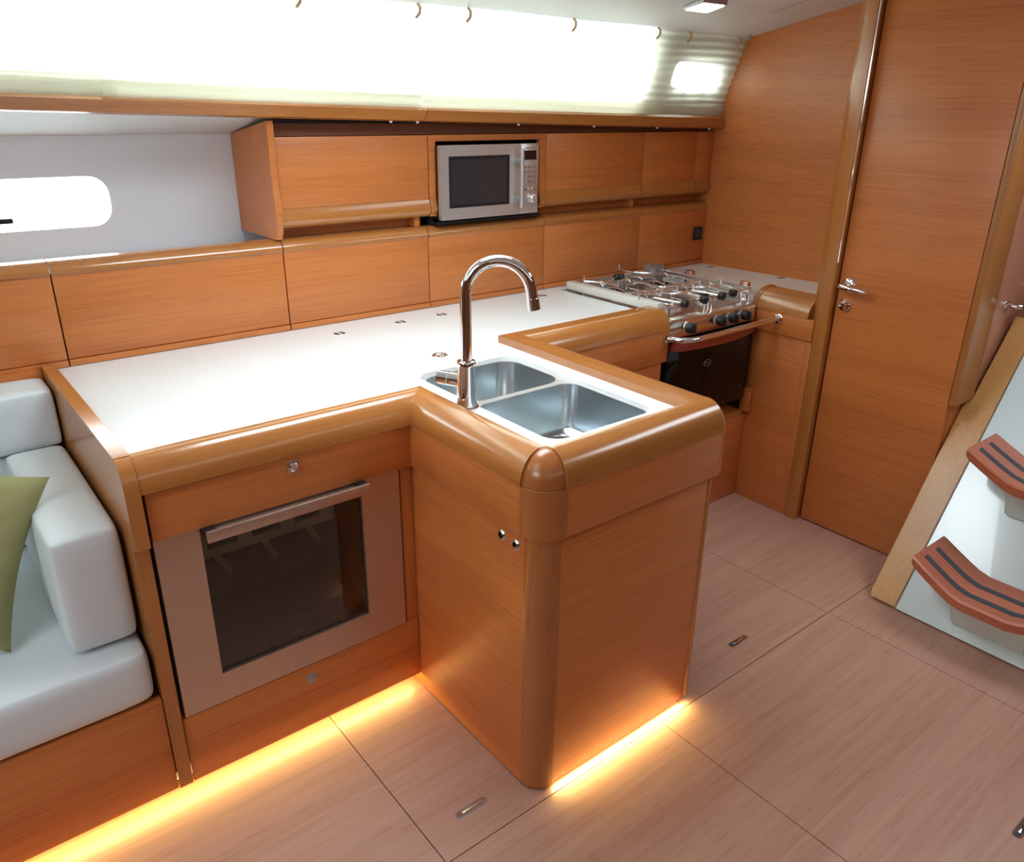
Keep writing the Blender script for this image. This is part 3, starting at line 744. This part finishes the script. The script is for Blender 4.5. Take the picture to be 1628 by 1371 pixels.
# oven door with glass and bowed red-brown handle
bm = BM(); box(bm, SX0+0.004, SX1-0.004, SY0-0.006, SY0+0.018, 0.455, 0.768, 0.004); od = obj('oven_door', bm, DGLASS, st)
pts_o, pts_i = [], []
for k in range(13):
    u = k/12; x = SX0+0.006 + (SX1-SX0-0.012)*u; bow = 0.032*math.sin(PI*u)
    pts_o.append((x, SY0-0.022-bow)); pts_i.append((x, SY0-0.004))
bm = BM(); prism(bm, pts_o + pts_i[::-1], 'Z', 0.738, 0.766); bmesh.ops.bevel(bm, geom=[e for e in bm.edges if abs(e.verts[0].co.z-e.verts[1].co.z) < 1e-6], offset=0.004, segments=2, affect='EDGES'); obj('door_handle', bm, REDH, od)
bm = BM()
for k in range(24):
    pass
tube(bm, [(1.446+0.020*math.cos(2*PI*k/28), SY0-0.0075, 0.655+0.012*math.sin(2*PI*k/28)) for k in range(28)], 0.0014, 6, closed=True)
box(bm, 1.435, 1.457, SY0-0.008, SY0-0.006, 0.6535, 0.6565)
obj('badge', bm, GREYP, od)
# hob tray
bm = BM(); box(bm, SX0, SX1, SY0-0.004, SY1, 0.842, 0.852, 0.003); obj('hob_tray', bm, HOBM, st)
bm = BM(); box(bm, SX0+0.03, SX1-0.03, SY0+0.035, SY1-0.03, 0.8522, 0.8535); obj('hob_well', bm, HOBM, st, smooth=False)
# burners
for (bx, by, br) in ((1.335, 0.86, 0.046), (1.585, 0.87, 0.036), (1.345, 1.10, 0.036), (1.590, 1.11, 0.046)):
    bm = BM(); lathe(bm, [(br*1.45, 0), (br*1.45, 0.003), (br*1.2, 0.006), (br, 0.008), (br, 0.018), (br*0.9, 0.021)], (bx, by, 0.853), (0, 0, 1), 24); bu = obj('burner', bm, STEEL, st)
    bm = BM(); lathe(bm, [(br*0.85, 0.021), (br*0.85, 0.027), (br*0.7, 0.029), (0, 0.029)], (bx, by, 0.853), (0, 0, 1), 24); obj('burner_cap', bm, BLACK, bu)
# wire pan support
def wire(pts, r=0.0035): return tube(BM(), pts, r, 8)
zg = 0.898
for x0_, x1_ in ((SX0+0.035, 1.455), (1.465, SX1-0.035)):
    for y0_, y1_ in ((SY0+0.03, 0.975), (0.985, SY1-0.03)):
        bm = BM(); rr = rrect(x0_, x1_, y0_, y1_, 0.02, 4); tube(bm, [(p[0], p[1], zg) for p in rr], 0.0035, 8, closed=True)
        cx_, cy_ = (x0_+x1_)/2, (y0_+y1_)/2
        for q in (-0.075, 0.075):           # raised bent fingers across the grate
            tube(bm, [(cx_+q, y0_, zg), (cx_+q, y0_+0.05, zg+0.010), (cx_+q, cy_-0.035, zg+0.010), (cx_+q*0.5, cy_-0.03, zg+0.006)], 0.003, 8)
            tube(bm, [(cx_+q, y1_, zg), (cx_+q, y1_-0.05, zg+0.010), (cx_+q, cy_+0.035, zg+0.010), (cx_+q*0.5, cy_+0.03, zg+0.006)], 0.003, 8)
        tube(bm, [(x0_+0.03, cy_+0.02, zg+0.002), (x0_+0.03, cy_+0.04, zg+0.012), (x1_-0.03, cy_+0.04, zg+0.012), (x1_-0.03, cy_+0.02, zg+0.002)], 0.003, 8)
        for (ax, ay, bx_, by_) in ((x0_, cy_, cx_-0.03, cy_), (x1_, cy_, cx_+0.03, cy_), (cx_, y0_, cx_, cy_-0.03), (cx_, y1_, cx_, cy_+0.03)):
            tube(bm, [(ax, ay, zg), (bx_, by_, zg), (bx_, by_, zg-0.012)], 0.003, 8)
        for (ax, ay) in ((x0_+.006, y0_+.006), (x1_-.006, y0_+.006), (x0_+.006, y1_-.006), (x1_-.006, y1_-.006)):
            tube(bm, [(ax, ay, zg), (ax, ay, 0.852)], 0.003, 8)
        obj('pan_support', bm, WIREM, st)
# fiddle rail around the hob
bm = BM(); ry = [(SX0+0.012, SY0+0.012), (SX1-0.012, SY0+0.012), (SX1-0.012, SY1-0.012), (SX0+0.012, SY1-0.012)]
tube(bm, [(p[0], p[1], 0.908) for p in rrect(SX0+0.012, SX1-0.012, SY0+0.012, SY1-0.012, 0.02, 4)], 0.004, 8, closed=True)
for p in ((SX0+0.02, SY0+0.015), (SX1-0.02, SY0+0.015), (1.46, SY0+0.012), (SX1-0.014, 0.98), (SX0+0.02, SY1-0.015), (SX1-0.02, SY1-0.015), (1.46, SY1-0.012)):
    tube(bm, [(p[0], p[1], 0.85), (p[0], p[1], 0.908)], 0.0035, 8)
obj('fiddle_rail', bm, WIREM, st)
# adjustable pot clamps: rods with black knobs
for (kx, ky, ang) in ((1.265, 0.715, 100), (1.372, 0.712, 80), (1.475, 0.715, 95), (1.555, 0.722, 80), (1.398, 1.18, 200), (1.436, 1.182, 20)):
    a = math.radians(ang); d_ = (math.cos(a), math.sin(a)); zk = 0.912
    bm = BM(); tube(bm, [(kx, ky, zk), (kx+d_[0]*0.12, ky+d_[1]*0.12, zk)], 0.0042, 10)
    p_ = (kx+d_[0]*0.12, ky+d_[1]*0.12); nx_, ny_ = -d_[1], d_[0]
    arc = [(p_[0]+nx_*0.075*s_+d_[0]*0.018*(s_*s_), p_[1]+ny_*0.075*s_+d_[1]*0.018*(s_*s_), zk) for s_ in [-1+k/6 for k in range(13)]]
    tube(bm, arc, 0.0036, 8)
    for q in (arc[0], arc[-1]): tube(bm, [q, (q[0], q[1], zk+0.022)], 0.003, 8)
    pc = obj('pot_clamp', bm, WIREM, st)
    bm = BM(); lathe(bm, [(0.006, -0.004), (0.014, 0.0), (0.0155, 0.010), (0.014, 0.020), (0.008, 0.024), (0, 0.024)], (kx, ky, zk), (-d_[0], -d_[1], 0), 18); obj('clamp_knob', bm, BLACK, pc)
# steel side fiddles and rear post
bm = BM(); box(bm, SX0-0.030, SX0+0.006, SY0+0.03, SY1-0.01, 0.885, 0.915, 0.003); obj('side_fiddle', bm, ENAMEL, st)
bm = BM(); box(bm, SX1-0.004, SX1+0.010, SY0+0.03, SY1-0.01, 0.885, 0.908, 0.003); obj('side_fiddle', bm, STEEL, st)
bm = BM(); box(bm, SX0-0.02, SX1, SY1-0.008, SY1+0.004, 0.875, 0.908, 0.003); obj('rear_fiddle', bm, STEEL, st)
bm = BM(); box(bm, 1.600, 1.632, SY1-0.07, SY1-0.03, 0.862, 0.945, 0.004); box(bm, 1.634, 1.70, SY1-0.06, SY1-0.045, 0.90, 0.935, 0.003); obj('rear_post', bm, GREYP, st)
for yy in (SY0+0.06, SY0+0.34):
    bm = BM(); box(bm, SX1-0.002, SX1+0.02, yy-0.02, yy+0.02, 0.80, 0.925, 0.004); obj('gimbal_plate', bm, CHROME, st)
# grab bar in front of the stove
t = thing('grab_bar', (1.47, 0.62, 0.80), 'chrome grab bar bowed across the front of the stove', 'grab bar')
zz = 0.800
path = [(1.186, 0.702, zz-0.006), (1.192, 0.675, zz-0.004), (1.205, 0.648, zz-0.002), (1.232, 0.628, zz), (1.275, 0.620, zz), (1.50, 0.620, zz+0.003), (1.733, 0.620, zz+0.005)]
bm = BM(); tube(bm, path, 0.0105, 14); obj('bar', bm, CHROME, t)
bm = BM(); lathe(bm, [(0.019, 0), (0.019, 0.004), (0.012, 0.008)], (1.1855, 0.7045, zz-0.006), (0.1, -1, 0), 20); obj('flange', bm, CHROME, t)
bm = BM(); lathe(bm, [(0.019, 0), (0.019, 0.004), (0.012, 0.008)], (1.7365, 0.620, zz+0.005), (-1, 0, 0), 20); obj('flange', bm, CHROME, t)

# ---------------------------------------------------------------- settee
sb = thing('settee_base', (-1.3, 0.8, 0), 'wooden settee base under the white seat cushion', 'settee')
bm = BM(); box(bm, -2.6, -0.678, 0.512, 0.532, 0.045, 0.31, 0.001); obj('front_panel', bm, WX, sb)
bm = BM(); box(bm, -2.6, -0.678, 0.532, 1.25, 0.06, 0.305); obj('carcass', bm, DARKW, sb, smooth=False)
bm = BM(); box(bm, -2.6, -0.678, 0.565, 0.58, 0.0, 0.06); obj('toe_kick', bm, WX, sb, smooth=False)
bm = BM(); box(bm, -2.6, -0.678, 1.285, 1.31, 0.3, 0.885); obj('back_panel', bm, WX, sb, smooth=False)
def cushion(name, x0, x1, y0, y1, z0, z1, bev, label, mat=LEATHER, puff=0.008):
    bm = BM(); box(bm, x0, x1, y0, y1, z0, z1)
    bmesh.ops.subdivide_edges(bm, edges=list(bm.edges), cuts=7, use_grid_fill=True)
    cx, cy, cz = (x0+x1)/2, (y0+y1)/2, (z0+z1)/2
    hx, hy, hz = (x1-x0)/2, (y1-y0)/2, (z1-z0)/2
    def sgnpow(v, h):                       # rounded-box mapping
        return max(-h+bev, min(h-bev, v))
    for v in bm.verts:
        p = Vector((v.co.x-cx, v.co.y-cy, v.co.z-cz))
        # denser samples toward the edges
        q = Vector((hx*math.sin(PI/2*p.x/hx) if abs(p.x) < hx else p.x, hy*math.sin(PI/2*p.y/hy) if abs(p.y) < hy else p.y, hz*math.sin(PI/2*p.z/hz) if abs(p.z) < hz else p.z))
        c = Vector((sgnpow(q.x, hx), sgnpow(q.y, hy), sgnpow(q.z, hz)))
        dlt = q-c
        if dlt.length > 1e-6: q = c + dlt.normalized()*bev
        u = (q.x/hx, q.y/hy, q.z/hz)
        f = lambda a, b: max(0, 1-a*a)*max(0, 1-b*b)
        q.x += puff*u[0]*f(u[1], u[2])*0.3; q.y += puff*u[1]*f(u[0], u[2])*0.6; q.z += puff*u[2]*f(u[0], u[1])
        v.co = q + Vector((cx, cy, cz))
    o = obj(name, bm, mat)
    sub = o.modifiers.new('sub', 'SUBSURF'); sub.levels = 2; sub.render_levels = 2
    for p in o.data.polygons: p.use_smooth = True
    return tag(o, label, 'cushion')
cushion('seat_cushion', -1.75, -0.682, 0.505, 1.20, 0.312, 0.452, 0.028, 'white leather seat cushion lying on the wooden settee base', puff=0.004)
cushion('back_cushion', -1.75, -0.680, 1.13, 1.280, 0.722, 0.878, 0.016, 'white leather backrest bolster along the top of the settee back', puff=0.006)
cushion('back_cushion', -1.75, -0.70, 1.150, 1.280, 0.4575, 0.7165, 0.012, 'white leather lower backrest cushion behind the green pillow', puff=0.006)
cushion('arm_cushion', -0.823, -0.682, 0.560, 1.127, 0.4575, 0.738, 0.024, 'white leather arm cushion standing against the wooden end panel', puff=0.006)
# green pillow
T = Vector((-0.774, 0.80, 0.785)); B = Vector((-0.928, 0.71, 0.446))
upv = (T-B); H = upv.length; upv.normalize()
nrm = Vector((-0.15, -0.9, 0.42)); nrm = (nrm - upv*nrm.dot(upv)).normalized()
rt = upv.cross(nrm) * -1
if rt.x < 0: rt = -rt
cen = (T+B)/2 - rt*0.182 + nrm*0.045 + Vector((0, 0, 0.006))
bm = BM(); n = 26; sheets = []
for s in (1, -1):
    G = []
    for i in range(n+1):
        row = []
        for j in range(n+1):
            u, w = 2*i/n-1, 2*j/n-1
            pin = 0.10
            uu = u*(1 - pin*(1-w*w)*abs(u)); ww = w*(1 - pin*(1-u*u)*abs(w))
            th = 0.062*(max(0, 1-abs(u)**2.2)*max(0, 1-abs(w)**2.2))**0.55
            th += 0.007*math.sin(7*u+3*w)*(1-u*u)*(1-w*w) + 0.005*math.sin(17*w-5*u+3*math.sin(4*u))*(1-u*u)*(1-w*w)
            row.append(bm.verts.new(cen + rt*(uu*0.20) + upv*(ww*H/2) + nrm*(s*th)))
        G.append(row)
    for i in range(n):
        for j in range(n): bm.faces.new((G[i][j], G[i+1][j], G[i+1][j+1], G[i][j+1]))
bmesh.ops.remove_doubles(bm, verts=bm.verts, dist=0.0008)
tag(obj('pillow', bm, GREEN), 'olive green pillow leaning on the white settee cushions', 'pillow')

# ---------------------------------------------------------------- companionway ladder
LS = 1.38; LX = 1.444
ld = thing('companionway_ladder', (1.6, -0.4, 0), 'companionway ladder with wooden stringers, white panel and curved treads', 'ladder')
def lp(y, z, off=0.0):              # point on the sloping face; off = out of the face toward the cabin
    nx, nz = -LS/math.hypot(1, LS), 1/math.hypot(1, LS)
    return (LX + z/LS + nx*off, y, z + nz*off)
def slab(bm, y0, y1, z0, z1, o0, o1):
    P = [lp(y, z, o) for y in (y0, y1) for z in (z0, z1) for o in (o0, o1)]
    vs = [bm.verts.new(p) for p in P]
    for f in [(0,1,3,2),(4,6,7,5),(0,4,5,1),(2,3,7,6),(0,2,6,4),(1,5,7,3)]: bm.faces.new([vs[i] for i in f])
    return bm
for flip in (False, True):
    ol = [(-0.150, 0.012), (-0.066, 0.012), (-0.0575, 0.024), (-0.0475, 0.630), (-0.072, 0.632), (-0.072, 0.90), (-0.150, 0.90)]
    if flip: ol = [(-0.85-y, z) for y, z in ol]
    bm = BM(); A = [bm.verts.new(lp(y, z, 0.0)) for y, z in ol]; B = [bm.verts.new(lp(y, z, -0.03)) for y, z in ol]
    n_ = len(ol)
    for k in range(n_): bm.faces.new((A[k], A[(k+1) % n_], B[(k+1) % n_], B[k]))
    f1 = bm.faces.new(A); bm.faces.new(B)
    bmesh.ops.bevel(bm, geom=list(f1.edges), offset=0.003, segments=2, affect='EDGES')
    obj('stringer', bm, STRING, ld)
bm = BM(); slab(bm, -0.699, -0.1515, 0.010, 0.90, -0.03, -0.001); obj('white_panel', bm, GEL, ld)
bm = BM(); slab(bm, -0.152, -0.1505, 0.012, 0.90, -0.02, 0.0005); obj('seam', bm, GASKET, ld, smooth=False)
def tread(zc, xin):
    """wooden tread, ends swept upward; xin = where its back edge meets the panel"""
    prof = []
    ys = [-0.185, -0.20, -0.24, -0.29, -0.325, -0.36, -0.425, -0.49, -0.525, -0.56, -0.61, -0.65, -0.665]
    def zz(y):
        d = abs(y+0.425); return 0.0 if d < 0.075 else 0.052*min(1.0, ((d-0.075)/0.15))**1.15 + max(0, d-0.225)*0.3
    th = 0.034; dep = 0.215
    bm = BM(); rows = []
    for y in ys:
        z = zc + zz(y)
        e = 1.0 if -0.66 < y < -0.19 else 0.75
        xb = xin + (z-zc)/LS
        rows.append([bm.verts.new(p) for p in ((xb, y, z), (xb-dep+0.006, y, z), (xb-dep, y, z-0.006), (xb-dep+0.004, y, z-th*e), (xb, y, z-th*e))])
    for A, B in zip(rows, rows[1:]):
        for k in range(5): bm.faces.new((A[k], A[(k+1) % 5], B[(k+1) % 5], B[k]))
    bm.faces.new(rows[0]); bm.faces.new(rows[-1])
    tr = obj('tread', bm, TREAD, ld)
    for (a, b) in ((0.045, 0.068), (0.120, 0.143)):
        bm = BM(); rows = []
        ny = 30
        for k in range(ny+1):
            y = -0.205 - (0.44)*k/ny; z = zc + zz(y); xb = xin + (z-zc)/LS
            # follow the same facets as the tread
            for (y1, y2) in zip(ys, ys[1:]):
                if y2 <= y <= y1:
                    t_ = (y-y1)/(y2-y1); z = zc + zz(y1)*(1-t_) + zz(y2)*t_; xb = xin + (z-zc)/LS
            rows.append([bm.verts.new(p) for p in ((xb-dep+b, y, z+0.0015), (xb-dep+a, y, z+0.0015), (xb-dep+a, y, z-0.004), (xb-dep+b, y, z-0.004))])
        for A, B in zip(rows, rows[1:]):
            for k in range(4): bm.faces.new((A[k], A[(k+1) % 4], B[(k+1) % 4], B[k]))
        bm.faces.new(rows[0]); bm.faces.new(rows[-1])
        obj('grip_strip', bm, RUBBER, tr)
    # moulded white bracket under the tread
    bm = BM(); xa = LX + (zc-0.15)/LS
    pts = [(xin+0.01, zc-0.03), (xin-0.15, zc-0.03), (xin-0.155, zc-0.04), (xin-0.15, zc-0.06), (LX+max(0.012, zc-0.15)/LS-0.004, max(0.012, zc-0.15)), (LX+max(0.012, zc-0.15)/LS+0.02, max(0.012, zc-0.15))]
    prism(bm, pts, 'Y', -0.54, -0.315); bmesh.ops.bevel(bm, geom=list(bm.edges), offset=0.008, segments=3, affect='EDGES')
    obj('bracket', bm, GEL, ld)
tread(0.188, LX+0.188/LS); tread(0.502, LX+0.502/LS)
# grab handle
t = thing('companionway_rail', (2.1, -0.06, 0.96), 'small chrome grab handle beside the companionway at the right edge', 'grab rail')
bm = BM(); tube(bm, [(2.03, -0.058, 0.945), (2.03, -0.088, 0.945), (2.036, -0.101, 0.946), (2.055, -0.106, 0.950), (2.18, -0.106, 0.985), (2.20, -0.101, 0.99), (2.206, -0.088, 0.992), (2.206, -0.058, 0.992)], 0.008, 12); obj('bar', bm, CHROME, t)
for xx, zz in ((2.03, 0.945), (2.206, 0.992)):
    bm = BM(); lathe(bm, [(0.015, 0), (0.015, 0.003), (0.009, 0.006)], (xx, -0.0572, zz), (0, -1, 0), 16); obj('flange', bm, CHROME, t)

# ---------------------------------------------------------------- floor lifting rings
def lift(cx, cy, L, label, bright=True):
    t = thing('floor_latch', (cx, cy, 0), label, 'floor latch', 'latches let into the cabin sole')
    bm = BM(); prism(bm, rrect(cx-L/2, cx+L/2, cy-0.011, cy+0.011, 0.010, 5), 'Z', 0.0, 0.0014); obj('plate', bm, CHROME if bright else GREYP, t)
    bm = BM(); prism(bm, rrect(cx-L/2+0.004, cx+L/2-0.004, cy-0.007, cy+0.007, 0.006, 5), 'Z', 0.0012, 0.002); obj('recess', bm, RUBBER if bright else BRASS, t)
    bm = BM(); box(bm, cx-L/2+0.018, cx+L/2-0.012, cy-0.004, cy+0.004, 0.0015, 0.0038, 0.001); obj('ring_bar', bm, CHROME if bright else FRST, t)
    bm = BM(); lathe(bm, [(0.006, 0), (0.006, 0.002), (0, 0.003)], (cx+L/2-0.009, cy, 0.0014), (0, 0, 1), 14); obj('button', bm, CHROME if bright else BRASS, t)
lift(0.898, 0.070, 0.09, 'small chrome floor latch beyond the sink peninsula toward the ladder')
lift(-0.140, 0.070, 0.09, 'dull floor latch in the narrow panel left of the sink peninsula', False)
lift(0.855, -0.772, 0.10, 'bright chrome floor latch at the lower right corner of the photo')

# ---------------------------------------------------------------- light
W = bpy.data.worlds.new('World'); S.world = W; W.use_nodes = True
bg = W.node_tree.nodes['Background']
wtc = W.node_tree.nodes.new('ShaderNodeTexCoord'); wsp = W.node_tree.nodes.new('ShaderNodeSeparateXYZ'); wrp = W.node_tree.nodes.new('ShaderNodeValToRGB')
W.node_tree.links.new(wtc.outputs['Generated'], wsp.inputs[0]); W.node_tree.links.new(wsp.outputs['Z'], wrp.inputs['Fac'])
wrp.color_ramp.elements[0].position = 0.0; wrp.color_ramp.elements[0].color = (0.30, 0.35, 0.38, 1)
wrp.color_ramp.elements[1].position = 0.06; wrp.color_ramp.elements[1].color = (0.90, 0.98, 1.0, 1)
W.node_tree.links.new(wrp.outputs['Color'], bg.inputs['Color'])
bg.inputs['Color'].default_value = (0.90, 0.98, 1.0, 1); bg.inputs['Strength'].default_value = 14.0

def area(name, loc, target, sx, sy, power, col=(1, 1, 1), spread=PI):
    l = bpy.data.lights.new(name, 'AREA'); l.shape = 'RECTANGLE'; l.size = sx; l.size_y = sy; l.energy = power; l.color = col; l.spread = spread
    o = bpy.data.objects.new(name, l); COL.objects.link(o); o.location = loc
    o.rotation_euler = (Vector(target)-Vector(loc)).to_track_quat('-Z', 'Y').to_euler()
    return o
area('deck_hatch_light', (0.15, 0.5, 1.94), (0.15, 0.55, 0), 0.8, 0.45, 15, (0.84, 0.95, 1.0), math.radians(150))
area('companionway_light', (1.75, -0.8, 1.97), (1.35, -0.5, 0), 0.9, 0.5, 11, (0.84, 0.93, 1.0), math.radians(150))
area('saloon_hatch_light', (-1.4, 0.1, 1.98), (-1.2, 0.3, 0), 0.7, 0.7, 4.5, (0.84, 0.95, 1.0), math.radians(150))
area('far_window_light', (-0.3, -2.26, 1.63), (-0.3, 0, 1.35), 3.6, 0.16, 4.5, (0.84, 0.92, 1.0))
area('bulkhead_fill_light', (-2.9, -0.4, 1.75), (1.8, 0.4, 1.1), 1.4, 0.35, 19, (0.88, 0.96, 1.0))  # added fill at the forward end to brighten bulkhead and door
# amber glow of the strips
area('toe_glow', (-0.8, 0.545, 0.042), (-0.8, 0.488, 0.0), 1.58, 0.012, 2.6, (1.0, 0.77, 0.25))
area('toe_glow', (0.30, -0.001, 0.0165), (0.30, -0.045, 0.0), 0.48, 0.008, 1.7, (1.0, 0.78, 0.27))

# ---------------------------------------------------------------- camera
cam = bpy.data.cameras.new('Camera'); co = bpy.data.objects.new('Camera', cam); COL.objects.link(co)
co.location = (-0.94012, -1.07441, 1.55)
co.rotation_euler = tuple(math.radians(a) for a in (67.65723, -0.52200, -38.40555))
cam.sensor_fit = 'HORIZONTAL'; cam.sensor_width = 36.0; cam.lens = 36.0*1246.0843/1628.0
cam.clip_start = 0.02
S.camera = co
S.view_settings.view_transform = 'Standard'; S.view_settings.look = 'None'; S.view_settings.gamma = 1.0
S.view_settings.use_curve_mapping = False
S.view_settings.exposure = 0.0
